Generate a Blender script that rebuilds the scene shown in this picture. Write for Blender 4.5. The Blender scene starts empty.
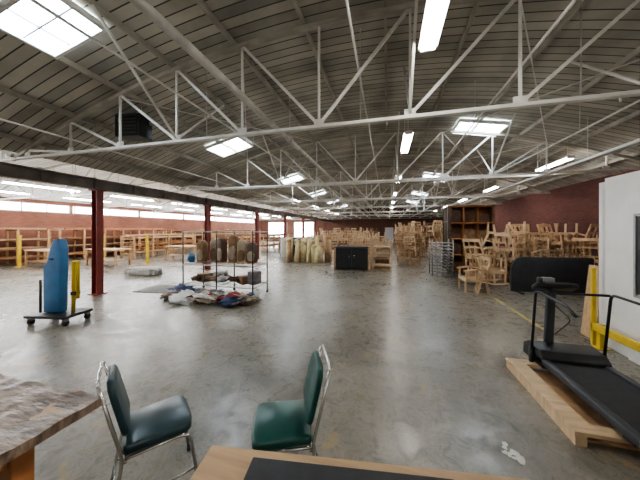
import bpy, bmesh, math, random
from mathutils import Vector, Matrix, Euler, noise
random.seed(7)
S=bpy.context.scene
# ---------------------------------------------------------------- materials
def nm(name):
    m=bpy.data.materials.new(name); m.use_nodes=True
    nt=m.node_tree; b=nt.nodes['Principled BSDF']
    return m,nt,b
def N(nt,t,**k):
    n=nt.nodes.new(t)
    for a,v in k.items(): setattr(n,a,v)
    return n
def mat(name,col,rough=.6,metal=0,var=.15,scale=6,bump=0,stretch=None,col2=None):
    m,nt,b=nm(name)
    tc=N(nt,'ShaderNodeTexCoord'); mp=N(nt,'ShaderNodeMapping')
    if stretch: mp.inputs['Scale'].default_value=stretch
    nt.links.new(tc.outputs['Object'],mp.inputs[0])
    no=N(nt,'ShaderNodeTexNoise'); no.inputs['Scale'].default_value=scale; no.inputs['Detail'].default_value=5
    nt.links.new(mp.outputs[0],no.inputs['Vector'])
    cr=N(nt,'ShaderNodeValToRGB')
    c=Vector(col); a=c*(1-var); d=c*(1+var) if col2 is None else Vector(col2)
    cr.color_ramp.elements[0].position=.35; cr.color_ramp.elements[1].position=.68
    cr.color_ramp.elements[0].color=(*a,1); cr.color_ramp.elements[1].color=(*[min(1,x) for x in d],1)
    nt.links.new(no.outputs[0],cr.inputs[0]); nt.links.new(cr.outputs[0],b.inputs['Base Color'])
    b.inputs['Roughness'].default_value=rough; b.inputs['Metallic'].default_value=metal
    if bump:
        bp=N(nt,'ShaderNodeBump'); bp.inputs['Strength'].default_value=bump; bp.inputs['Distance'].default_value=.02
        nt.links.new(no.outputs[0],bp.inputs['Height']); nt.links.new(bp.outputs[0],b.inputs['Normal'])
    return m
def emit(name,col,st):
    m,nt,b=nm(name)
    b.inputs['Base Color'].default_value=(.9,.9,.9,1)
    b.inputs['Emission Color'].default_value=(*col,1); b.inputs['Emission Strength'].default_value=st
    return m
def brick(name,c1,c2,mortar,axis):
    m,nt,b=nm(name)
    tc=N(nt,'ShaderNodeTexCoord'); sp=N(nt,'ShaderNodeSeparateXYZ'); cb=N(nt,'ShaderNodeCombineXYZ')
    nt.links.new(tc.outputs['Object'],sp.inputs[0])
    nt.links.new(sp.outputs[axis],cb.inputs[0]); nt.links.new(sp.outputs[2],cb.inputs[1])
    br=N(nt,'ShaderNodeTexBrick'); br.inputs['Scale'].default_value=1
    br.inputs['Brick Width'].default_value=.24; br.inputs['Row Height'].default_value=.085
    br.inputs['Mortar Size'].default_value=.008
    br.inputs['Color1'].default_value=(*c1,1); br.inputs['Color2'].default_value=(*c2,1); br.inputs['Mortar'].default_value=(*mortar,1)
    nt.links.new(cb.outputs[0],br.inputs['Vector'])
    no=N(nt,'ShaderNodeTexNoise'); no.inputs['Scale'].default_value=.7
    nt.links.new(tc.outputs['Object'],no.inputs['Vector'])
    mx=N(nt,'ShaderNodeMixRGB',blend_type='MULTIPLY'); mx.inputs[0].default_value=.5
    nt.links.new(br.outputs[0],mx.inputs[1]); nt.links.new(no.outputs[0],mx.inputs[2])
    nt.links.new(mx.outputs[0],b.inputs['Base Color']); b.inputs['Roughness'].default_value=.85
    bp=N(nt,'ShaderNodeBump'); bp.inputs['Strength'].default_value=.4; bp.inputs['Distance'].default_value=.01; bp.invert=True
    nt.links.new(br.outputs['Fac'],bp.inputs['Height']); nt.links.new(bp.outputs[0],b.inputs['Normal'])
    return m
def deckmat(name,col,lo=.6,gr=.2):
    m,nt,b=nm(name)
    tc=N(nt,'ShaderNodeTexCoord'); sp=N(nt,'ShaderNodeSeparateXYZ'); nt.links.new(tc.outputs['Object'],sp.inputs[0])
    dv=N(nt,'ShaderNodeMath',operation='DIVIDE'); dv.inputs[1].default_value=.17; nt.links.new(sp.outputs[1],dv.inputs[0])
    fr=N(nt,'ShaderNodeMath',operation='FRACT'); nt.links.new(dv.outputs[0],fr.inputs[0])
    lt=N(nt,'ShaderNodeMath',operation='LESS_THAN'); lt.inputs[1].default_value=.11; nt.links.new(fr.outputs[0],lt.inputs[0])
    fl=N(nt,'ShaderNodeMath',operation='FLOOR'); nt.links.new(dv.outputs[0],fl.inputs[0])
    wn=N(nt,'ShaderNodeTexWhiteNoise',noise_dimensions='1D'); nt.links.new(fl.outputs[0],wn.inputs['W'])
    no=N(nt,'ShaderNodeTexNoise'); no.inputs['Scale'].default_value=1.2; no.inputs['Detail'].default_value=6
    nt.links.new(tc.outputs['Object'],no.inputs['Vector'])
    ad=N(nt,'ShaderNodeMath',operation='MULTIPLY_ADD'); ad.inputs[1].default_value=.3; nt.links.new(wn.outputs[0],ad.inputs[0]); nt.links.new(no.outputs[0],ad.inputs[2])
    cr=N(nt,'ShaderNodeValToRGB'); c=Vector(col)
    cr.color_ramp.elements[0].position=.35; cr.color_ramp.elements[0].color=(*(c*lo),1)
    cr.color_ramp.elements[1].position=.85; cr.color_ramp.elements[1].color=(*(c*1.15),1)
    nt.links.new(ad.outputs[0],cr.inputs[0])
    mx=N(nt,'ShaderNodeMixRGB'); nt.links.new(lt.outputs[0],mx.inputs[0]); nt.links.new(cr.outputs[0],mx.inputs[1]); mx.inputs[2].default_value=(*(c*gr),1)
    nt.links.new(mx.outputs[0],b.inputs['Base Color']); b.inputs['Roughness'].default_value=.75
    return m
def floormat():
    m,nt,b=nm('polished_concrete')
    tc=N(nt,'ShaderNodeTexCoord')
    def noi(sc,det=6,dist=0,rough=.55):
        n=N(nt,'ShaderNodeTexNoise'); n.inputs['Scale'].default_value=sc; n.inputs['Detail'].default_value=det
        n.inputs['Distortion'].default_value=dist; n.inputs['Roughness'].default_value=rough
        nt.links.new(tc.outputs['Object'],n.inputs['Vector']); return n
    a=noi(.7,9,.8,.68); cr=N(nt,'ShaderNodeValToRGB')
    e=cr.color_ramp.elements; e[0].position=.34; e[0].color=(.13,.115,.088,1); e[1].position=.64; e[1].color=(.34,.31,.26,1)
    nt.links.new(a.outputs[0],cr.inputs[0])
    f=noi(5,11,.7,.78); cf=N(nt,'ShaderNodeValToRGB'); cf.color_ramp.elements[0].position=.38; cf.color_ramp.elements[0].color=(.38,.37,.36,1)
    cf.color_ramp.elements[1].position=.55; cf.color_ramp.elements[1].color=(1,1,1,1)
    nt.links.new(f.outputs[0],cf.inputs[0])
    mu=N(nt,'ShaderNodeMixRGB',blend_type='MULTIPLY'); mu.inputs[0].default_value=.85
    nt.links.new(cr.outputs[0],mu.inputs[1]); nt.links.new(cf.outputs[0],mu.inputs[2])
    y=noi(1.9,7,.9,.65); cy=N(nt,'ShaderNodeValToRGB'); cy.color_ramp.elements[0].position=.60; cy.color_ramp.elements[0].color=(0,0,0,1)
    cy.color_ramp.elements[1].position=.66; cy.color_ramp.elements[1].color=(.6,.6,.6,1)
    nt.links.new(y.outputs[0],cy.inputs[0])
    my=N(nt,'ShaderNodeMixRGB'); nt.links.new(cy.outputs[0],my.inputs[0]); nt.links.new(mu.outputs[0],my.inputs[1]); my.inputs[2].default_value=(.40,.29,.13,1)
    v=N(nt,'ShaderNodeTexVoronoi',feature='DISTANCE_TO_EDGE'); v.inputs['Scale'].default_value=.42
    ad=N(nt,'ShaderNodeVectorMath',operation='ADD'); wn=noi(1.3,5)
    nt.links.new(tc.outputs['Object'],ad.inputs[0]); nt.links.new(wn.outputs['Color'],ad.inputs[1]); nt.links.new(ad.outputs[0],v.inputs['Vector'])
    lt=N(nt,'ShaderNodeMath',operation='LESS_THAN'); lt.inputs[1].default_value=.004; nt.links.new(v.outputs['Distance'],lt.inputs[0])
    m3=N(nt,'ShaderNodeMath',operation='MULTIPLY'); m3.inputs[1].default_value=.6; nt.links.new(lt.outputs[0],m3.inputs[0])
    mc=N(nt,'ShaderNodeMixRGB'); nt.links.new(m3.outputs[0],mc.inputs[0]); nt.links.new(my.outputs[0],mc.inputs[1]); mc.inputs[2].default_value=(.06,.05,.04,1)
    nt.links.new(mc.outputs[0],b.inputs['Base Color'])
    mr=N(nt,'ShaderNodeMapRange'); mr.inputs[1].default_value=.35; mr.inputs[2].default_value=.65; mr.inputs[3].default_value=.46; mr.inputs[4].default_value=.17
    nt.links.new(f.outputs[0],mr.inputs[0]); nt.links.new(mr.outputs[0],b.inputs['Roughness'])
    bp=N(nt,'ShaderNodeBump'); bp.inputs['Strength'].default_value=.2; bp.inputs['Distance'].default_value=.01
    nt.links.new(f.outputs[0],bp.inputs['Height']); nt.links.new(bp.outputs[0],b.inputs['Normal'])
    b.inputs['Specular IOR Level'].default_value=.6
    return m
M=dict(
 floor=floormat(), deck=deckmat('painted_roof_boards',(.50,.475,.41),.5,.15), deckL=deckmat('white_roof_boards',(.84,.83,.80),.85,.5),
 brickR=brick('dark_red_brick',(.13,.036,.027),(.18,.055,.04),(.10,.06,.05),1),
 brickL=brick('orange_brick',(.28,.095,.06),(.34,.13,.08),(.26,.17,.13),1),
 brickE=brick('end_brick',(.20,.09,.06),(.26,.12,.08),(.2,.13,.1),0),
 steel=mat('white_painted_steel',(.70,.68,.63),.5,0,.12,4),
 pipe=mat('grey_painted_pipe',(.50,.48,.44),.45,.1,.2,5),
 purlin=mat('painted_purlin',(.40,.375,.32),.6,0,.2,3),
 beam=mat('brown_steel_beam',(.18,.15,.13),.6,.1,.25,3),
 redcol=mat('red_painted_column',(.22,.04,.03),.5,0,.25,5),
 chrome=mat('chrome_tube',(.62,.62,.6),.22,1,.05,5),
 vgreen=mat('green_vinyl',(.012,.075,.062),.33,0,.15,9,.06),
 vdark=mat('dark_teal_vinyl',(.02,.048,.056),.33,0,.15,9,.06),
 paper=mat('brown_kraft_cover',(.20,.13,.09),.30,0,.4,9,1.0,stretch=(1,2.4,1),col2=(.34,.245,.18)),
 ply=mat('plywood',(.48,.32,.18),.55,0,.15,5,.05,stretch=(.6,6,2)),
 wood=mat('beech_wood',(.44,.275,.15),.55,0,.25,4,0,stretch=(2,2,2)),
 wood2=mat('pale_pine',(.58,.42,.26),.6,0,.2,4,0,stretch=(1,5,1)),
 orange=mat('orange_wood',(.36,.15,.05),.5,0,.2,3,0,stretch=(1,1,4)),
 dwood=mat('dark_cubby_wood',(.13,.065,.035),.6,0,.3,3,0,stretch=(1,1,4)),
 mwood=mat('stained_wood',(.24,.13,.065),.55,0,.25,4),
 dgreen=mat('dark_green_paint',(.03,.05,.04),.5,0,.3,2),
 black=mat('black_plastic',(.018,.018,.02),.4,0,.2,8),
 rubber=mat('black_rubber',(.022,.022,.024),.65,0,.25,14,.1),
 blue=mat('blue_vinyl',(.05,.17,.34),.45,0,.15,4),
 yellow=mat('yellow_paint',(.66,.46,.04),.45,0,.12,5),
 greymetal=mat('galvanised_metal',(.36,.36,.35),.4,.6,.15,6),
 greyp=mat('charcoal_panel',(.05,.052,.058),.6,0,.15,5),
 white=mat('white_wall_paint',(.80,.79,.77),.6,0,.04,3),
 wplastic=mat('pale_plastic_wrap',(.40,.40,.37),.5,0,.2,8,.5),
 foam=mat('cream_foam',(.66,.57,.32),.8,0,.2,5,.2),
 tan=mat('tan_upholstery',(.28,.175,.10),.8,0,.3,6,.3), brown=mat('brown_leather',(.13,.07,.045),.5,0,.3,6,.3),
 linen=mat('beige_linen',(.46,.38,.28),.85,0,.2,6,.3), red=mat('red_cloth',(.30,.04,.04),.8,0,.3,8,.3),
 cwhite=mat('white_cloth',(.66,.65,.62),.8,0,.1,8,.3), navy=mat('navy_cloth',(.03,.05,.12),.8,0,.3,8,.3), cgrey=mat('grey_cloth',(.2,.19,.19),.8,0,.3,8,.3),
 mark=mat('worn_line_paint',(.50,.40,.14),.6,0,.35,14), splat=mat('white_paint_spill',(.7,.68,.62),.6,0,.1,9),
 matfl=mat('grey_floor_mat',(.13,.125,.11),.7,0,.2,8,.2),
 tube=emit('fluorescent_tube',(1,.98,.94),40), tubeL=emit('fluorescent_tube_bay',(.98,.98,.98),46),
 sky=emit('skylight_glass',(.76,.88,1),18), win_strip=emit('window_and_strip_glow',(.85,.93,1),9),  # window glow, shared by the far windows and the added left bay strips
)
# ---------------------------------------------------------------- builder
class B:
    def __init__(s): s.bm=bmesh.new(); s.ms=[]; s.T=Matrix.Identity(4)
    def mi(s,k):
        if k not in s.ms: s.ms.append(k)
        return s.ms.index(k)
    def merge(s,t,k,m,smooth=False):
        i=s.mi(k); MM=s.T@m; vm={}
        for v in t.verts: vm[v]=s.bm.verts.new(MM@v.co)
        for f in t.faces:
            try: nf=s.bm.faces.new([vm[v] for v in f.verts])
            except ValueError: continue
            nf.material_index=i; nf.smooth=smooth
        t.free()
    def box(s,c,sz,k,rot=(0,0,0),bev=0,seg=2):
        t=bmesh.new(); bmesh.ops.create_cube(t,size=1)
        for v in t.verts: v.co=Vector((v.co.x*sz[0],v.co.y*sz[1],v.co.z*sz[2]))
        if bev: bmesh.ops.bevel(t,geom=t.edges[:],offset=bev,segments=seg,profile=.5,affect='EDGES')
        s.merge(t,k,Matrix.Translation(c)@Euler(rot).to_matrix().to_4x4(),bool(bev) and seg>1)
    def bar(s,a,b,w,h,k):
        a=Vector(a);b=Vector(b);d=b-a;L=d.length
        if L<1e-5:return
        q=d.to_track_quat('Y','Z').to_matrix().to_4x4()
        t=bmesh.new(); bmesh.ops.create_cube(t,size=1)
        for v in t.verts: v.co=Vector((v.co.x*w,v.co.y*L,v.co.z*h))
        s.merge(t,k,Matrix.Translation((a+b)/2)@q)
    def cyl(s,a,b,r,k,seg=10,r2=None):
        a=Vector(a);b=Vector(b);d=b-a;L=d.length
        if L<1e-5:return
        t=bmesh.new(); bmesh.ops.create_cone(t,cap_ends=True,segments=seg,radius1=r,radius2=r if r2 is None else r2,depth=L)
        s.merge(t,k,Matrix.Translation((a+b)/2)@d.to_track_quat('Z','Y').to_matrix().to_4x4(),True)
    def path(s,pts,r,k,seg=10,sub=4,closed=False):
        P=[Vector(p) for p in pts]; Q=[]
        n=len(P)
        for i,p in enumerate(P):
            if 0<i<n-1:
                a=P[i-1];b=P[i+1]; ra=min((p-a).length,(p-b).length)*.35; ra=min(ra,.07)
                p0=p+(a-p).normalized()*ra; p1=p+(b-p).normalized()*ra
                for j in range(sub+1):
                    u=j/sub; Q.append((1-u)**2*p0+2*u*(1-u)*p+u*u*p1)
            else: Q.append(p)
        i=s.mi(k); rings=[]; prev=None
        for j,p in enumerate(Q):
            if j==0:d=Q[1]-p
            elif j==len(Q)-1:d=p-Q[j-1]
            else:d=(Q[j+1]-Q[j-1])
            d.normalize()
            if prev is None: up=Vector((0,0,1)) if abs(d.z)<.9 else Vector((1,0,0)); x=d.cross(up).normalized()
            else: x=(prev-d*prev.dot(d)).normalized()
            prev=x; y=d.cross(x)
            rings.append([s.bm.verts.new(s.T@(p+x*math.cos(2*math.pi*q/seg)*r+y*math.sin(2*math.pi*q/seg)*r)) for q in range(seg)])
        for a,b in zip(rings,rings[1:]):
            for q in range(seg):
                f=s.bm.faces.new([a[q],a[(q+1)%seg],b[(q+1)%seg],b[q]]); f.material_index=i; f.smooth=True
        for rg in (rings[0][::-1],rings[-1]):
            f=s.bm.faces.new(rg); f.material_index=i
    def prism(s,pts,h,k,m=Matrix.Identity(4),bev=0):
        t=bmesh.new(); f=t.faces.new([t.verts.new((x,y,0)) for x,y in pts])
        r=bmesh.ops.extrude_face_region(t,geom=[f]); bmesh.ops.translate(t,verts=[g for g in r['geom'] if isinstance(g,bmesh.types.BMVert)],vec=(0,0,h))
        bmesh.ops.recalc_face_normals(t,faces=t.faces[:])
        if bev: bmesh.ops.bevel(t,geom=t.edges[:],offset=bev,segments=2,profile=.5,affect='EDGES')
        s.merge(t,k,m,bool(bev))
    def blob(s,c,sz,k,n=.25,sc=2.5,rot=(0,0,0),sub=3,sq=1.0):
        t=bmesh.new(); bmesh.ops.create_icosphere(t,subdivisions=sub,radius=1)
        o=Vector((random.random()*50,random.random()*50,0))
        for v in t.verts:
            p=v.co.copy()
            if sq!=1: p=Vector([math.copysign(abs(x)**sq,x) for x in p])
            p*=1+n*noise.noise(v.co*sc+o)
            v.co=Vector((p.x*sz[0],p.y*sz[1],p.z*sz[2]))
        s.merge(t,k,Matrix.Translation(c)@Euler(rot).to_matrix().to_4x4(),True)
    def grid(s,pts,k,smooth=True):
        i=s.mi(k); V=[[s.bm.verts.new(s.T@Vector(p)) for p in r] for r in pts]
        for a,b in zip(V,V[1:]):
            for j in range(len(a)-1):
                f=s.bm.faces.new([a[j],a[j+1],b[j+1],b[j]]); f.material_index=i; f.smooth=smooth
    def done(s,name,shift=True,parent=None):
        bmesh.ops.recalc_face_normals(s.bm,faces=s.bm.faces[:])
        me=bpy.data.meshes.new(name)
        if shift:
            xs=[v.co for v in s.bm.verts]
            lo=Vector([min(v[i] for v in xs) for i in range(3)]); hi=Vector([max(v[i] for v in xs) for i in range(3)])
            c=Vector(((lo.x+hi.x)/2,(lo.y+hi.y)/2,lo.z))
            bmesh.ops.translate(s.bm,verts=s.bm.verts[:],vec=-c)
        else: c=Vector((0,0,0))
        s.bm.to_mesh(me); s.bm.free()
        for k in s.ms: me.materials.append(M[k])
        o=bpy.data.objects.new(name,me); o.location=c; S.collection.objects.link(o)
        if parent: o.parent=parent
        return o
def TR(x,y,z=0,r=0,rx=0,ry=0,s=1): return Matrix.Translation((x,y,z))@Euler((rx,ry,r)).to_matrix().to_4x4()@Matrix.Scale(s,4)
# ---------------------------------------------------------------- room
XL,XM,XR=-18.9,-7.65,6.5; Y0,Y1=-4,36
def arch(x): return 4.9-1.5*((x+.575)/7.075)**2
def archL(x): return 4.8-1.35*((x+13.275)/5.625)**2
b=B(); b.box(((XL+XR)/2,(Y0+Y1)/2,-.1),(XR-XL+.6,Y1-Y0+.6,.2),'floor'); b.done('floor',False)
def roof(name,x0,x1,fn,k):
    b=B(); n=40
    xs=[x0+(x1-x0)*i/n for i in range(n+1)]
    b.grid([[(x,Y0-.2,fn(x)),(x,Y1+.2,fn(x))] for x in xs],k)
    b.grid([[(x,Y0-.2,fn(x)+.12),(x,Y1+.2,fn(x)+.12)] for x in xs],k)
    b.done(name,False)
roof('ceiling',XM,XR+.2,arch,'deck'); roof('ceiling_side_bay',XL-.2,XM,archL,'deckL')
b=B(); b.box((XR+.15,(Y0+Y1)/2,1.75),(.3,Y1-Y0+.6,3.5),'brickR'); b.done('wall_right',False)
b=B(); b.box((XL-.15,(Y0+Y1)/2,1.75),(.3,Y1-Y0+.6,3.5),'brickL'); b.done('wall_left',False)
b=B(); b.box(((XL+XR)/2,Y1+.15,2.5),(XR-XL+.6,.3,5),'brickE'); b.done('wall_far',False)
b=B(); b.box(((XL+XR)/2,Y0-.15,2.5),(XR-XL+.6,.3,5),'white'); b.done('wall_back',False)
b=B()
for i in range(12):
    x=-7.1+i*1.18; b.box((x,(Y0+Y1)/2,arch(x)-.055),(.04,Y1-Y0,.09),'purlin')
for i in range(0,6):
    y=3.6+4.43*i
    for xa,xb in ((-4.74,-2.22),(1.56,4.08)):
        b.cyl((xa,y,arch(xa)-.2),(xb,y+4.43,arch(xb)-.2),.01,'steel',6); b.cyl((xb,y,arch(xb)-.2),(xa,y+4.43,arch(xa)-.2),.01,'steel',6)
    for xa in (-3.48,.3,2.82):
        b.bar((xa,y,3.3),(xa,y+1.3,arch(xa)-.15),.03,.03,'steel')
        b.bar((xa,y,3.3),(xa,y-1.3,arch(xa)-.15),.03,.03,'steel')
b.done('roof_framing',False)
b=B()
for z in (2.86,3.12): b.box((XM,(Y0+Y1)/2,z),(.2,Y1-Y0,.025),'beam')
b.box((XM,(Y0+Y1)/2,2.99),(.03,Y1-Y0,.25),'beam')
y=Y0+.3
while y<Y1:
    b.box((XM,y,2.99),(.18,.02,.25),'beam'); b.box((XM,y,3.15),(.09,.09,.05),'steel'); y+=1.1
b.done('steel_girder',False)
for i in range(-1,7):
    y=5.2+4.43*i; b=B()
    for dx in (-.09,.09): b.box((XM+dx,y,1.42),(.018,.17,2.84),'redcol')
    b.box((XM,y,1.42),(.17,.018,2.84),'redcol'); b.box((XM,y,.01),(.3,.3,.02),'redcol'); b.box((XM,y,2.83),(.28,.28,.03),'redcol')
    b.done('steel_column')
def truss(y,x0,x1,fn,nodes,cz,mid):
    b=B()
    for dy in (-.03,.03): b.bar((x0+.05,y+dy,cz),(x1-.05,y+dy,cz),.01,.04,'steel')
    b.bar((x0+.05,y,cz-.02),(x1-.05,y,cz-.02),.07,.008,'steel')
    tz=lambda x: fn(x)-.15
    seg=[x0+.06+(x1-x0-.12)*i/28 for i in range(29)]
    for a,c in zip(seg,seg[1:]): b.bar((a,y,tz(a)),(c,y,tz(c)),.07,.06,'purlin')
    for i,x in enumerate(nodes):
        if tz(x)-cz<.12: continue
        b.bar((x,y,cz),(x,y,tz(x)),.03,.03,'steel')
        b.box((x,y,cz+.05),(.15,.012,.12),'steel')
        if x>mid-.01 and i+1<len(nodes): b.bar((x,y,cz+.02),(nodes[i+1],y,tz(nodes[i+1])),.035,.04,'steel')
        if x<mid+.01 and i>0: b.bar((x,y,cz+.02),(nodes[i-1],y,tz(nodes[i-1])),.035,.04,'steel')
    return b.done('roof_truss')
nm_=[.3+1.26*k for k in range(-6,5)]
for i in range(-1,8):
    y=3.6+4.43*i
    truss(y,XM,XR,arch,nm_,3.26,-.96)
    truss(y,XL,XM,archL,[-13.275+1.3*k for k in range(-4,5)],3.25,-13.27)
b=B(); b.cyl((-2.1,Y0+.1,3.75),(-2.1,Y1-.3,3.75),.055,'pipe',12)
for i in range(9):
    y=.9+4.43*i; b.cyl((-2.1,y,3.75),(-2.1,y,arch(-2.1)-.02),.012,'pipe',6); b.cyl((-2.1,y-.05,3.75),(-2.1,y+.05,3.75),.075,'pipe',12)
for k in range(6):
    y=4.0+5.2*k; b.cyl((XM+.3,y,3.42),(XR-.1,y,3.42),.025,'steel',10)
    for j in range(5):
        x=-6+j*2.8; b.cyl((x,y,3.42),(x,y,arch(x)-.01),.008,'pipe',6); b.cyl((x+.4,y,3.42),(x+.4,y,3.34),.014,'pipe',6)
for x,z in ((-5.9,3.5),(3.4,3.55),(-.4,4.1),(1.7,3.9),(-3.2,3.9)):
    b.cyl((x,Y0+.1,z),(x,Y1-.1,z),.016,'steel',8)
    for i in range(9): y=1.4+4.3*i; b.cyl((x,y,z),(x,y,arch(x)-.01),.006,'pipe',5)
b.box((4.2,9.5,3.27),(.16,14,.05),'white')
for i in range(8): b.cyl((4.2,3+1.9*i,3.3),(4.2,3+1.9*i,arch(4.2)-.01),.006,'steel',6)
b.done('overhead_pipework')
def skylight(x,y,w,l):
    s=math.atan2(arch(x+.3)-arch(x-.3),.6); b=B(); b.T=Matrix.Translation((x,y,arch(x)-.02))@Euler((0,-s,0)).to_matrix().to_4x4()
    b.box((0,0,-.01),(w,l,.012),'sky')
    for dx in (-w/2,w/2): b.box((dx,0,-.05),(.04,l+.05,.09),'steel')
    for dy in (-l/2,l/2): b.box((0,dy,-.05),(w,.04,.09),'steel')
    for q in (-.17,.17): b.box((q*w,0,-.03),(.02,l,.03),'greymetal')
    b.box((0,0,-.03),(w,.02,.03),'greymetal')
    b.done('skylight')
skylight(-4.25,2.3,.98,.68)
for y in (6.9,12.1,17.3,22.5,27.7): skylight(-4.7,y,1.1,.85)
for y in (7.9,14.5,21,27): skylight(2.45,y,1.15,.85)
def fluoro(x,y0,y1,z,top,k='tube',name='fluorescent_light'):
    b=B(); L=y1-y0
    b.prism([(-.1,.03),(-.05,.08),(.05,.08),(.1,.03),(.045,.055),(-.045,.055)],L,'white',Matrix.Translation((x,y1,z))@Euler((math.pi/2,0,0)).to_matrix().to_4x4())
    for dx in (-.055,.055): b.cyl((x+dx,y0+.03,z+.012),(x+dx,y1-.03,z+.012),.02,k,10)
    for yy in (y0+.015,y1-.015): b.box((x,yy,z+.03),(.16,.03,.07),'white')
    for yy in (y0+.15,y1-.15): b.cyl((x,yy,z+.07),(x,yy,top),.006,'steel',6)
    b.done(name)
for y in (-2.6,1.75,5.75,10.1,14.6,19,23.5,28): fluoro(.45,y,y+1.4,3.8,arch(.45)-.01)
for y in (8,12.5,17,21.5,26): fluoro(4.6,y,y+1.5,3.6,arch(4.6)-.01)
for y in (-2,14.6,19,23.5,28): fluoro(-5.6,y,y+1.5,3.6,arch(-5.6)-.01)
for y in (-3,): fluoro(4.4,y,y+1.5,3.6,arch(4.4)-.01)
for x in (-9.9,-13.3,-16.6):
    for y in (-1.5,2.2,5.9,9.6,13.3,17,20.7,24.4,28.1,31.8): fluoro(x,y,y+2.4,3.45,archL(x)-.01,'tubeL')
for i,(x0,x1) in enumerate(((-17.6,-14.6),(-13.4,-10.4))):
    b=B(); b.box(((x0+x1)/2,Y1-.03,1.8),(x1-x0,.04,2.2),'win_strip')
    for q in range(5): x=x0+(x1-x0)*q/4; b.box((x,Y1-.06,1.8),(.06,.05,2.26),'steel')
    for z in (.7,1.8,2.9): b.box(((x0+x1)/2,Y1-.06,z),(x1-x0,.05,.06),'steel')
    b.done(f'added_glow_strip_{i+1}')
for i in range(8):  # added glowing strips, standing in for the bright bay ceiling and its tubes
    ya=-2+4.5*i; b=B(); b.box((XL+.03,ya+2.1,3.0),(.04,4.3,.42),'win_strip')
    for q in range(5): b.box((XL+.06,ya+.0+q*1.05,3.0),(.05,.05,.46),'steel')
    for z in (2.78,3.22): b.box((XL+.06,ya+2.1,z),(.05,4.3,.05),'steel')
    b.done(f'added_glow_strip_{i+3}')
b=B(); b.box((.3,Y1-.04,1.05),(1.1,.06,2.1),'white'); b.box((-.3,Y1-.06,1.08),(.1,.1,2.16),'redcol'); b.box((.9,Y1-.06,1.08),(.1,.1,2.16),'redcol'); b.box((.3,Y1-.06,2.14),(1.3,.1,.1),'redcol'); b.done('door_1')
b=B(); 
b.box((3.26,.45,1.24),(.12,8.88,2.48),'white'); b.box((4.85,4.89,1.24),(3.3,.12,2.48),'white'); b.box((4.87,.45,2.51),(3.26,8.9,.06),'white')
b.done('wall_office',False)
b=B()
b.box((3.18,3.95,1.05),(.03,.9,2.1),'white'); b.box((3.165,3.95,1.42),(.02,.66,1.02),'black')
for dy in (-.34,.34): b.box((3.16,3.95+dy,1.42),(.03,.03,1.08),'greymetal')
for z in (.88,1.95): b.box((3.16,3.95,z),(.03,.7,.03),'greymetal')
b.cyl((3.17,3.57,1.0),(3.1,3.57,1.0),.02,'greymetal'); b.cyl((3.1,3.57,1.0),(3.1,3.68,1.0),.012,'greymetal')
b.done('door_2')
b=B(); b.cyl((3.6,4.75,2.56),(3.6,4.75,arch(3.6)-.01),.045,'black',12); b.cyl((3.6,4.75,2.56),(3.6,4.75,2.6),.08,'black',12); b.done('vent_pipe')
# ---------------------------------------------------------------- chairs
def chair(x,y,ang,v):
    e=bpy.data.objects.new('banquet_chair',None); S.collection.objects.link(e); e.location=(x,y,0); e.rotation_euler=(0,0,ang)
    w=.185
    def part(b,name):
        o=b.done(name,False); o.parent=e
    b=B()
    for s in (-1,1):
        b.path([(.23,s*(w+.02),.011),(.175,s*w,.42),(-.17,s*w,.42)],.01,'chrome')
        b.path([(-.25,s*(w+.02),.011),(-.175,s*w,.42),(-.22,s*w,.60),(-.285,s*.17,.87)],.01,'chrome')
        for px in (.23,-.25): b.cyl((px,s*(w+.02),0),(px*.985,s*(w+.019),.03),.014,'black')
    b.cyl((.165,-w,.40),(.165,w,.40),.009,'chrome'); b.cyl((-.165,-w,.40),(-.165,w,.40),.009,'chrome')
    b.path([(-.285,-.17,.87),(-.29,-.12,.895),(-.29,.12,.895),(-.285,.17,.87)],.01,'chrome')
    b.cyl((-.225,-.185,.16),(-.225,.185,.16),.007,'chrome'); b.cyl((-.225,-.2,.16),(.2,-.2,.18),.006,'chrome'); b.cyl((-.225,.2,.16),(.2,.2,.18),.006,'chrome')
    part(b,'frame')
    b=B(); b.prism([(-.18,-.165),(-.16,-.18),(.15,-.195),(.185,-.175),(.2,-.1),(.2,.1),(.185,.175),(.15,.195),(-.16,.18),(-.18,.165)],.062,v,Matrix.Translation((0,0,.422)),.02); part(b,'seat')
    b=B()
    o=[(-.16,0),(.16,0),(.172,.03),(.172,.25),(.155,.31),(.11,.345),(-.11,.345),(-.155,.31),(-.172,.25),(-.172,.03)]
    m=Matrix.Translation((-.178,0,.53))@Euler((0,-.235,0)).to_matrix().to_4x4()@Matrix(((0,0,1,0),(1,0,0,0),(0,1,0,0),(0,0,0,1)))
    b.prism(o,.038,v,m,.013); part(b,'backrest')
    return e
chair(-.675,1.60,math.radians(203),'vgreen')
chair(-1.51,1.39,math.radians(51),'vdark')
# ---------------------------------------------------------------- paper covered table
b=B(); th=.075
b.box((-2.48,.06,.735+th),(1.9,1.95,.03),'ply')
n=60; x0,x1,y0,y1=-3.44,-1.52,-.92,1.05
def pz(x,y): return .758+th+.014*noise.noise(Vector((x*3,y*5,0)))+.012*noise.noise(Vector((x*11,y*14,3)))
b.grid([[(x0+(x1-x0)*i/n,y0+(y1-y0)*j/n,pz(i*.04,j*.04)) for j in range(n+1)] for i in range(n+1)],'paper')
b.grid([[(x1,y0+(y1-y0)*j/n,pz(n*.04,j*.04)) for j in range(n+1)],[(x1+.003,y0+(y1-y0)*j/n,.71+th+.008*noise.noise(Vector((0,j*.25,0)))) for j in range(n+1)]],'paper')
b.grid([[(x0+(x1-x0)*j/n,y1,pz(j*.04,n*.04)) for j in range(n+1)],[(x0+(x1-x0)*j/n,y1+.003,.71+th+.008*noise.noise(Vector((5,j*.25,0)))) for j in range(n+1)]],'paper')
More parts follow.
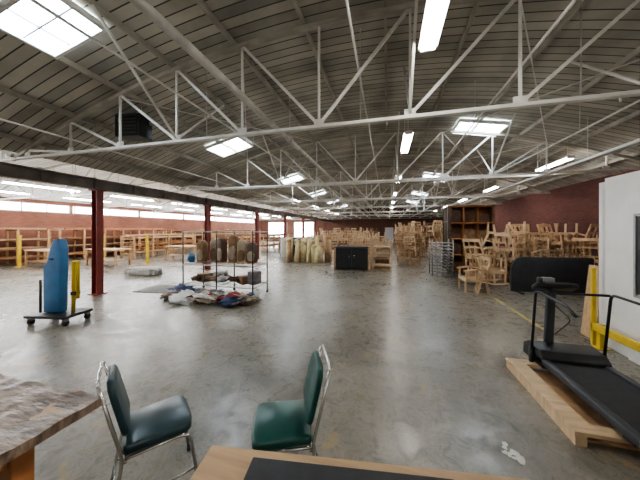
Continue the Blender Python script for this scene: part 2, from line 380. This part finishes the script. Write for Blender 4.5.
for x in (-1.64,-3.32):
    for y in (.78,-.75): b.box((x,y,.36+th/2),(.08,.08,.72+th),'orange',bev=.004,seg=1)
for y in (.78,-.75): b.box((-2.48,y,.67+th),(1.7,.03,.1),'orange')
for x in (-1.64,-3.32): b.box((x,.02,.67+th),(.03,1.6,.1),'orange')
b.done('paper_covered_table')
b=B(); b.T=TR(-.115,1.115,0,math.radians(7.8))
b.box((0,-.35,.735),(1.36,.7,.03),'ply',bev=.004,seg=1)
for x in (-.6,.6):
    for y in (-.06,-.64): b.box((x,y,.36),(.05,.05,.72),'wood')
b.box((0,-.64,.68),(1.2,.03,.08),'wood'); b.box((0,-.06,.68),(1.2,.03,.08),'wood')
b.done('plywood_table')
b=B(); b.T=TR(-.115,1.115,0,math.radians(7.8)); b.box((-.045,-.355,.7595),(.83,.6,.016),'rubber',bev=.007,seg=2); b.done('rubber_mat')
# ---------------------------------------------------------------- treadmill on crate base
b=B()
for x in (1.52,2.02,2.56): b.box((x,3.15,.045),(.08,1.24,.09),'wood2')
for y in (2.58,3.7): b.box((2.04,y,.105),(1.14,.12,.03),'wood2')
b.box((1.56,3.14,.105),(.16,1.0,.03),'wood2'); b.box((2.5,3.14,.105),(.16,1.0,.03),'wood2')
b.box((2.04,3.14,.012),(1.0,1.1,.02),'wood')
b.done('wooden_pallet')
b=B(); xl,xr=1.76,2.42; xm=(xl+xr)/2
b.box((xm,2.98,.2),(xr-xl-.14,1.25,.03),'rubber')
b.box((xm,2.98,.165),(xr-xl-.18,1.3,.03),'black')
for x in (xl+.035,xr-.035): b.box((x,2.98,.2),(.07,1.4,.07),'greyp',bev=.012); b.box((x,2.31,.2),(.075,.1,.085),'white',bev=.01)
b.cyl((xl+.07,2.34,.185),(xr-.07,2.34,.185),.03,'rubber',16)
prof=[(3.55,.125),(3.55,.25),(3.62,.31),(3.85,.34),(3.98,.27),(4.0,.125)]
b.prism(prof,xr-xl,'black',Matrix.Translation((xl,0,0))@Matrix(((0,0,1,0),(1,0,0,0),(0,1,0,0),(0,0,0,1))),.012)
for x in (xl+.06,xr-.06): b.box((x,2.5,.153),(.05,.1,.06),'black')
for x in (xl-.03,xr+.03):
    b.path([(x,3.72,.2),(x,3.62,1.02),(x,3.1,1.0),(x,2.95,.93)],.015,'black')
    b.cyl((x,3.72,.125),(x,3.72,.3),.026,'black')
b.box((xm-.12,3.82,.62),(.09,.05,.85),'greyp',rot=(.08,0,0),bev=.01)
b.cyl((xl-.03,3.64,1.0),(xr+.03,3.64,1.0),.015,'black')
b.box((xm-.12,3.72,1.06),(.42,.16,.06),'black',rot=(-.5,0,0),bev=.02); b.box((xm-.12,3.66,1.1),(.26,.09,.03),'greyp',rot=(-.5,0,0),bev=.01)
b.cyl((xl+.05,3.7,1.08),(xl+.05,3.7,1.17),.03,'black'); b.box((xl+.16,3.76,1.12),(.12,.08,.09),'greymetal',bev=.01)
b.path([(xm-.2,3.68,1.05),(xm-.25,3.5,.9),(xm-.1,3.45,.75),(xm-.12,3.7,.5)],.006,'rubber')
b.done('treadmill')
b=B(); 
b.box((3.02,3.2,.30),(.05,3.2,.11),'yellow',bev=.006,seg=1)
for y in (1.7,3.1,4.7): b.box((3.06,y,.18),(.07,.07,.36),'yellow',bev=.004,seg=1); b.box((3.06,y,.006),(.15,.15,.012),'yellow')
b.box((3.02,4.78,.6),(.05,.04,1.15),'yellow')
b.done('guard_rail')
b=B(); b.box((3.24,5.14,.585),(.03,.3,1.17),'ply',rot=(0,.1,0)); b.box((3.42,5.16,.5),(.02,.26,1.0),'wood2',rot=(0,.1,0)); b.done('leaning_plywood_board')
b=B(); b.box((2.67,5.95,.0015),(.07,1.5,.003),'mark'); b.box((2.67,7.2,.0015),(.07,.6,.003),'mark'); b.done('floor_line_marking')
b=B()
for q in range(9):
    r=random.uniform(.012,.04); cx=.97+random.uniform(-.07,.05); cy=2.33+random.uniform(-.12,.12)
    b.prism([(cx+r*random.uniform(.5,1.3)*math.cos(a*.7),cy+r*random.uniform(.5,1.6)*math.sin(a*.7)) for a in range(9)],.002,'splat')
b.done('paint_spill')
# ---------------------------------------------------------------- dolly with blue pad, left
b=B(); b.T=TR(-6.1,3.45,0,math.radians(10))
b.box((.05,0,.16),(.82,.55,.05),'black',bev=.01)
for sx in (-.3,.4):
    for sy in (-.2,.2):
        b.cyl((sx-.02,sy,.055),(sx+.02,sy,.055),.055,'rubber',14); b.box((sx,sy,.11),(.06,.07,.06),'greymetal')
m=Matrix.Translation((-.03,.09,0))@Matrix(((1,0,0,0),(0,0,-1,0),(0,1,0,0),(0,0,0,1)))
b.prism([(-.19,.19),(.14,.19),(.17,1.40),(.12,1.58),(.03,1.58),(-.06,1.4),(-.12,1.14),(-.2,1.06)],.16,'blue',m,.02)
b.box((-.03,.0,1.2),(.05,.2,.03),'navy')
b.path([(-.3,-.05,.18),(-.3,-.05,.8)],.02,'black'); b.path([(.18,.14,.18),(.18,.14,.6)],.018,'black')
b.path([(.33,.0,.18),(.33,.0,1.15),(.42,.0,1.15),(.42,.0,.45)],.03,'yellow')
b.box((.37,.0,.55),(.1,.1,.06),'black')
b.done('equipment_dolly')
# ---------------------------------------------------------------- wire shelf with upholstery
b=B(); X0,X1,YA,YB=-5.35,-3.25,5.75,6.55
for x in (X0,(X0+X1)/2,X1):
    for y in (YA,YB):
        b.cyl((x,y,.08),(x,y,1.72),.016,'black',8); b.cyl((x-.015,y,.04),(x+.015,y,.04),.04,'rubber',10)
for z in (.28,.82,1.7):
    for y in (YA,YB): b.cyl((X0,y,z),(X1,y,z),.014,'greymetal',8)
    for x in (X0,(X0+X1)/2,X1): b.cyl((x,YA,z),(x,YB,z),.012,'greymetal',8)
    if z<1.5:
        for q in range(22): x=X0+(X1-X0)*(q+.5)/22; b.cyl((x,YA,z),(x,YB,z),.005,'greymetal',5)
random.seed(14)
for q in range(8):
    b.blob((random.uniform(-5.1,-3.5),random.uniform(5.95,6.35),.36+random.uniform(0,.1)),(random.uniform(.12,.24),.18,random.uniform(.05,.12)),random.choice(['cwhite','navy','cgrey','brown','tan']),.7,2.2)
for x,w_,h_,k in ((-5.0,.34,.22,'tan'),(-4.5,.28,.3,'cwhite'),(-3.75,.36,.2,'mwood'),(-3.45,.22,.34,'cgrey')): b.box((x,6.2,.3+h_/2),(w_,.3,h_),k,rot=(0,0,x),bev=.01)
b.done('wire_shelf_rack')
random.seed(4)
ks=['tan','linen','brown','tan','linen','brown']
for i,k in enumerate(ks):
    b=B(); x=-5.0+i*.3; h=random.uniform(.56,.8); b.T=TR(x,6.15+random.uniform(-.1,.1),.845,random.uniform(-.3,.3))
    # upholstered chair back: tapered pad with rounded head, wooden base and piping
    pts=[(-.12,.03),(.12,.03),(.135,h*.3),(.12,h*.62),(.135,h*.78),(.10,h*.93),(.03,h),(-.05,h*.99),(-.11,h*.9),(-.13,h*.76),(-.115,h*.6),(-.135,h*.3)]
    b.prism(pts,.2,k,Matrix.Translation((0,.1,0))@Matrix(((1,0,0,0),(0,0,-1,0),(0,1,0,0),(0,0,0,1))),.035)
    b.box((0,0,.015),(.22,.24,.03),'wood'); b.blob((0,-.09,h*.35),(.1,.05,h*.24),'linen' if k!='linen' else 'tan',.2,2,sq=.7)
    b.done('upholstered_cushion')
b=B()
cl=['cwhite','cgrey','red','tan','navy','cwhite','brown','cgrey','linen','red','navy','cwhite']
for q in range(30):
    b.blob((random.uniform(-5.3,-3.2),random.uniform(5.2,5.72),.04+random.uniform(0,.12)),(random.uniform(.14,.34),random.uniform(.12,.26),random.uniform(.03,.08)),cl[q%12],1.1,2.6,(random.uniform(-.3,.3),random.uniform(-.3,.3),random.uniform(0,3)))
# draped sheets over the heap
for cx,cy,k in ((-5.0,5.45,'cwhite'),(-4.3,5.4,'linen'),(-3.6,5.5,'red'),(-4.65,5.6,'cgrey')):
    o=Vector((cx*7,cy*3,0)); b.grid([[(cx-.35+.7*i/16,cy-.28+.56*j/16,max(.006,.20*math.exp(-((i-8)**2+(j-8)**2)/40)+.09*noise.noise(Vector((i*.35,j*.35,0))+o)+.03)) for j in range(17)] for i in range(17)],k)
for v in b.bm.verts: v.co.z=max(v.co.z,.002)
b.done('fabric_scrap_pile')
b=B(); b.blob((-5.25,5.95,.98),(.1,.1,.13),'blue',.3,2); b.done('blue_bag')
b=B(); b.box((-6.35,6.15,.006),(1.3,.95,.012),'matfl',rot=(0,0,.1)); b.done('floor_mat')
b=B(); random.seed(8); b.blob((-9.2,7.9,.13),(.62,.3,.15),'wplastic',.22,2.5,(0,0,.2),sq=.35,sub=4); 
for v in b.bm.verts: v.co.z=max(v.co.z,.002)
b.done('plastic_wrapped_bundle')
# ---------------------------------------------------------------- chair frames
def cframe(b,T,k='wood'):
    o=b.T; b.T=T; w=.29; t=.045
    for s in (-1,1):
        b.bar((.27,s*w,0),(.25,s*w,.6),t,t,k)
        b.bar((-.3,s*w,0),(-.24,s*w,.4),t,t,k); b.bar((-.24,s*w,.4),(-.36,s*w*.92,.95),t,t,k)
        b.bar((-.25,s*w,.34),(.26,s*w,.34),.03,.08,k)
        b.bar((-.29,s*w,.62),(.0,s*(w+.03),.66),.06,.035,k); b.bar((.0,s*(w+.03),.66),(.32,s*(w+.01),.61),.075,.035,k)
        b.bar((.0,s*w,.36),(.02,s*(w+.02),.64),.035,.035,k)
    b.bar((.26,-w,.34),(.26,w,.34),.03,.08,k); b.bar((-.24,-w,.34),(-.24,w,.34),.03,.08,k)
    b.bar((-.25,-w,.45),(-.25,w,.45),.03,.05,k); b.bar((-.36,-w,.93),(-.36,w,.93),.035,.09,k); b.bar((-.31,-w,.7),(-.31,w,.7),.03,.05,k)
    for q in (-.1,.1): b.bar((-.25,q,.45),(-.355,q,.9),.025,.04,k)
    for q in (-.1,.1): b.bar((-.24,q,.36),(.26,q,.36),.05,.02,k)
    b.T=o
def pile(name,x0,x1,y0,y1,levels,n,k='wood',seed=1,hz=.62,rows=1):
    random.seed(seed); b=B()
    for L in range(levels):
      for rr in range(rows):
        for q in range(n):
            x=x0+(x1-x0)*(q+.5)/n+random.uniform(-.08,.08); y=y0+(y1-y0)*(rr+random.uniform(.2,.8))/rows
            kk=random.choice([k,k,'wood2','wood2','mwood'])
            flip=random.random()<.35
            T=TR(x,y,L*hz+(.97 if flip else 0),random.uniform(-3.1,3.1) if L else random.choice([-1.6,0,1.6,3.1])+random.uniform(-.3,.3),math.pi if flip else 0,random.uniform(-.15,.15) if L else 0)
            cframe(b,T,kk)
    for v in b.bm.verts: v.co.z=max(v.co.z,0)
    return b.done(name)
pile('chair_frame_stack',2.2,3.1,7.9,8.5,1,2,seed=3)
pile('chair_frame_stack',3.4,6.1,9.2,10.6,3,4,seed=5,hz=.5,rows=2)
pile('chair_frame_stack',2.6,3.3,8.9,9.7,2,1,seed=9,hz=.55)
pile('chair_frame_stack',.7,1.5,13.2,14.6,3,2,seed=11,hz=.5,rows=2)
pile('chair_frame_stack',.9,4.5,16.5,19,4,5,seed=12,hz=.45,rows=2)
pile('chair_frame_stack',-5.5,-.2,18,20,2,7,seed=13,hz=.65,rows=1)
pile('chair_frame_stack',-2.9,.2,14.3,15.8,2,4,seed=14,hz=.6,rows=1)
pile('chair_frame_stack',.8,4,22,26,4,5,seed=15,hz=.45,rows=1)
pile('chair_frame_stack',-6.6,-1,25,28,3,8,seed=16,hz=.5)
PX,PY=4.35,8.4
b=B(); m=TR(PX,PY,0,math.radians(6))@Matrix(((1,0,0,0),(0,0,-1,0),(0,1,0,0),(0,0,0,1)))
b.prism([(-1.0,.04),(1.0,.04),(1.0,.97),(.97,1.0),(-.72,1.0),(-.86,.96),(-.95,.86),(-1.0,.7)],.06,'greyp',m,.008)
b.T=TR(PX,PY,0,math.radians(6)); b.box((-.8,-.03,.02),(.06,.4,.04),'greyp'); b.box((.8,-.03,.02),(.06,.4,.04),'greyp')
b.done('curved_partition_panel')
b=B(); b.T=TR(3.3,12.0,0,0); W,D,H=1.6,1.0,2.75
for x in (-W/2,W/2): b.box((x,0,H/2),(.06,D,H),'dwood')
for y in (-.45,0,.45): b.box((-W/2-.04,y,H/2),(.04,.08,H),'dgreen')
for z in (.3,1.2,2.1): b.box((-W/2-.04,0,z),(.04,D,.08),'dgreen')
for z in (.06,.72,1.38,2.04,H-.03): b.box((0,0,z),(W,D,.05),'orange')
b.box((.0,.1,H/2),(W-.06,.04,H-.06),'orange')
for x in (-.26,.26): b.box((x,-.15,H/2),(.04,.6,H-.1),'orange')
random.seed(3)
for z in (.09,.75,1.41,2.07):
    for x in (-.52,0,.52):
        hh=random.uniform(.25,.55); b.box((x,-.15,z+hh/2),(.38,.3,hh),random.choice(['dwood','tan','orange','brown']))
for x in (-.77,.77): b.box((x,-D/2+.02,H/2),(.06,.05,H),'dwood')
b.done('tall_storage_cabinet')
b=B()
for q in range(11):
    z=.05+q*.12; 
    for y in (10.5,11.2): b.cyl((1.68,y,z),(2.4,y,z),.015,'greymetal',6)
    for j in range(6): x=1.68+j*.144; b.cyl((x,10.5,z),(x,11.2,z),.012,'greymetal',6)
for x in (1.68,2.4):
    for y in (10.5,11.2): b.cyl((x,y,0),(x,y,1.4),.022,'greymetal',8)
for x in (1.86,2.04,2.22): b.cyl((x,10.5,0.02),(x,10.5,1.35),.012,'greymetal',6)
b.done('wire_basket_stack')
b=B(); b.T=TR(-1.5,11.4,0,.03)
b.box((0,0,.5),(1.4,.55,.9),'black',bev=.01,seg=1)
for x in (-.74,.74): b.box((x,0,.51),(.08,.65,1.02),'wood')
b.box((0,0,.99),(1.56,.65,.04),'greyp'); b.box((0,-.29,.5),(.02,.02,.8),'greyp')
for x in (-.1,.1): b.cyl((x,-.3,.5),(x,-.3,.65),.01,'chrome')
b.done('black_cabinet')
b=B(); b.T=TR(-.2,11.7,0,0)
for z in (.05,.5,1.0): b.box((0,0,z),(.8,.7,.04),'wood')
for x in (-.38,.38):
    for y in (-.33,.33): b.box((x,y,.62),(.06,.06,1.24),'wood2')
for z in (.25,.75,1.2): b.box((0,-.35,z),(.8,.03,.09),'wood2')
b.box((0,.1,.3),(.6,.4,.3),'tan'); b.box((0,.05,.75),(.55,.4,.35),'linen'); b.done('wooden_crate')
random.seed(21); b=B()
for q in range(26):
    x=random.uniform(-5.2,-3.0); y=random.uniform(13,14.4); h=random.uniform(.8,1.35); r=random.uniform(.09,.18)
    k=random.choice(['foam','foam','linen','wood2','wood'])
    b.cyl((x,y,0),(x+random.uniform(-.15,.15),y,h),r,k,12,r*.75); b.blob((x,y,h),(r*.9,r*.9,.1),k,.5)
for v in b.bm.verts: v.co.z=max(v.co.z,0)
b.done('foam_roll_bundle')
b=B()
for q in range(18):
    x=random.uniform(-7,-5.4); y=random.uniform(15,17); h=random.uniform(.5,1.3)
    b.box((x,y,h/2),(random.uniform(.2,.5),.4,h),random.choice(['cwhite','linen','foam','wood2','navy']),rot=(0,0,random.uniform(0,1)),bev=.03)
b.done('foam_block_pile')
# ---------------------------------------------------------------- left bay lumber racks and benches
def lrack(x,y0,y1,h=1.8,d=.8,name='lumber_rack'):
    b=B(); n=max(2,int((y1-y0)/1.1)); random.seed(int(y0*10))
    for i in range(n+1):
        y=y0+(y1-y0)*i/n
        for dx in (-d/2,d/2): b.box((x+dx,y,h/2),(.08,.08,h),'wood')
        for z in (.3,.75,1.2,h-.06): b.box((x,y,z),(d,.05,.07),'wood')
    for z in (.36,.81,1.26,h):
        for q in range(5):
            xx=x-d/2+d*(q+.5)/5; o=random.uniform(0,.4); b.box((xx,(y0+y1)/2+o-.2,z+.02),(.12,(y1-y0)-random.uniform(.1,.5),.035+random.random()*.08),random.choice(['wood','wood2','orange','mwood']))
    b.done(name)
lrack(-17.9,2.5,9.5); lrack(-17.9,10,17); lrack(-17.9,17.5,25,1.7); lrack(-17.9,26,33)
lrack(-15.2,12,17,1.4,1.0); lrack(-12.6,16,21,1.4,1.0); lrack(-10.4,20,26,1.3,1.0)
def bench(x,y,w,d,h,r=0,top='wood2'):
    b=B(); b.T=TR(x,y,0,r); b.box((0,0,h),(w,d,.05),top); b.box((0,0,h*.35),(w-.1,d-.1,.03),'wood')
    for sx in (-1,1):
        for sy in (-1,1): b.box((sx*(w/2-.06),sy*(d/2-.06),h/2),(.07,.07,h),'wood')
    b.done('workbench')
bench(-13.4,9.6,2.0,.8,.8); bench(-11.5,12.4,1.8,.8,.8,.2); bench(-9.6,15,1.6,.8,.8); bench(-15.6,8.4,1.6,.8,.8)
bench(-8.9,18.5,1.8,.8,.8)
for x,y in ((-16.7,8.0),(-15.2,10.6),(-12.0,10.5)):
    b=B(); b.box((x,y,.75),(.1,.1,1.5),'yellow'); b.box((x,y,.01),(.3,.3,.02),'yellow'); b.box((x,y,1.48),(.14,.14,.04),'yellow'); b.done('yellow_safety_bollard')
b=B(); b.T=TR(-5.15,4.2,3.66,.15)
b.box((0,0,.24),(.55,.36,.46),'black',bev=.02)
for q in range(6): b.box((0,-.19,.07+q*.07),(.46,.02,.035),'greyp',rot=(.6,0,0))
b.cyl((0,.18,.24),(0,.26,.24),.19,'greyp',20); b.cyl((.28,.1,.35),(.45,.1,.35),.04,'greymetal')
b.T=Matrix.Identity(4)
for x in (-5.35,-4.95): b.cyl((x,4.2,4.1),(x,4.2,arch(x)-.01),.01,'steel')
b.done('unit_heater')
# ---------------------------------------------------------------- camera, world
w=bpy.data.worlds.new('World'); S.world=w; w.use_nodes=True
w.node_tree.nodes['Background'].inputs[0].default_value=(.7,.8,1,1); w.node_tree.nodes['Background'].inputs[1].default_value=.8
cam=bpy.data.cameras.new('Camera'); co=bpy.data.objects.new('Camera',cam); S.collection.objects.link(co)
co.location=(0,0,1.75); co.rotation_euler=(math.radians(90),0,math.radians(14.7)); cam.lens=36*255/640; cam.shift_y=-10/640
cam.clip_start=.05; cam.clip_end=200; S.camera=co
S.view_settings.view_transform='AgX'; S.view_settings.look='AgX - Medium High Contrast'; S.view_settings.exposure=.75
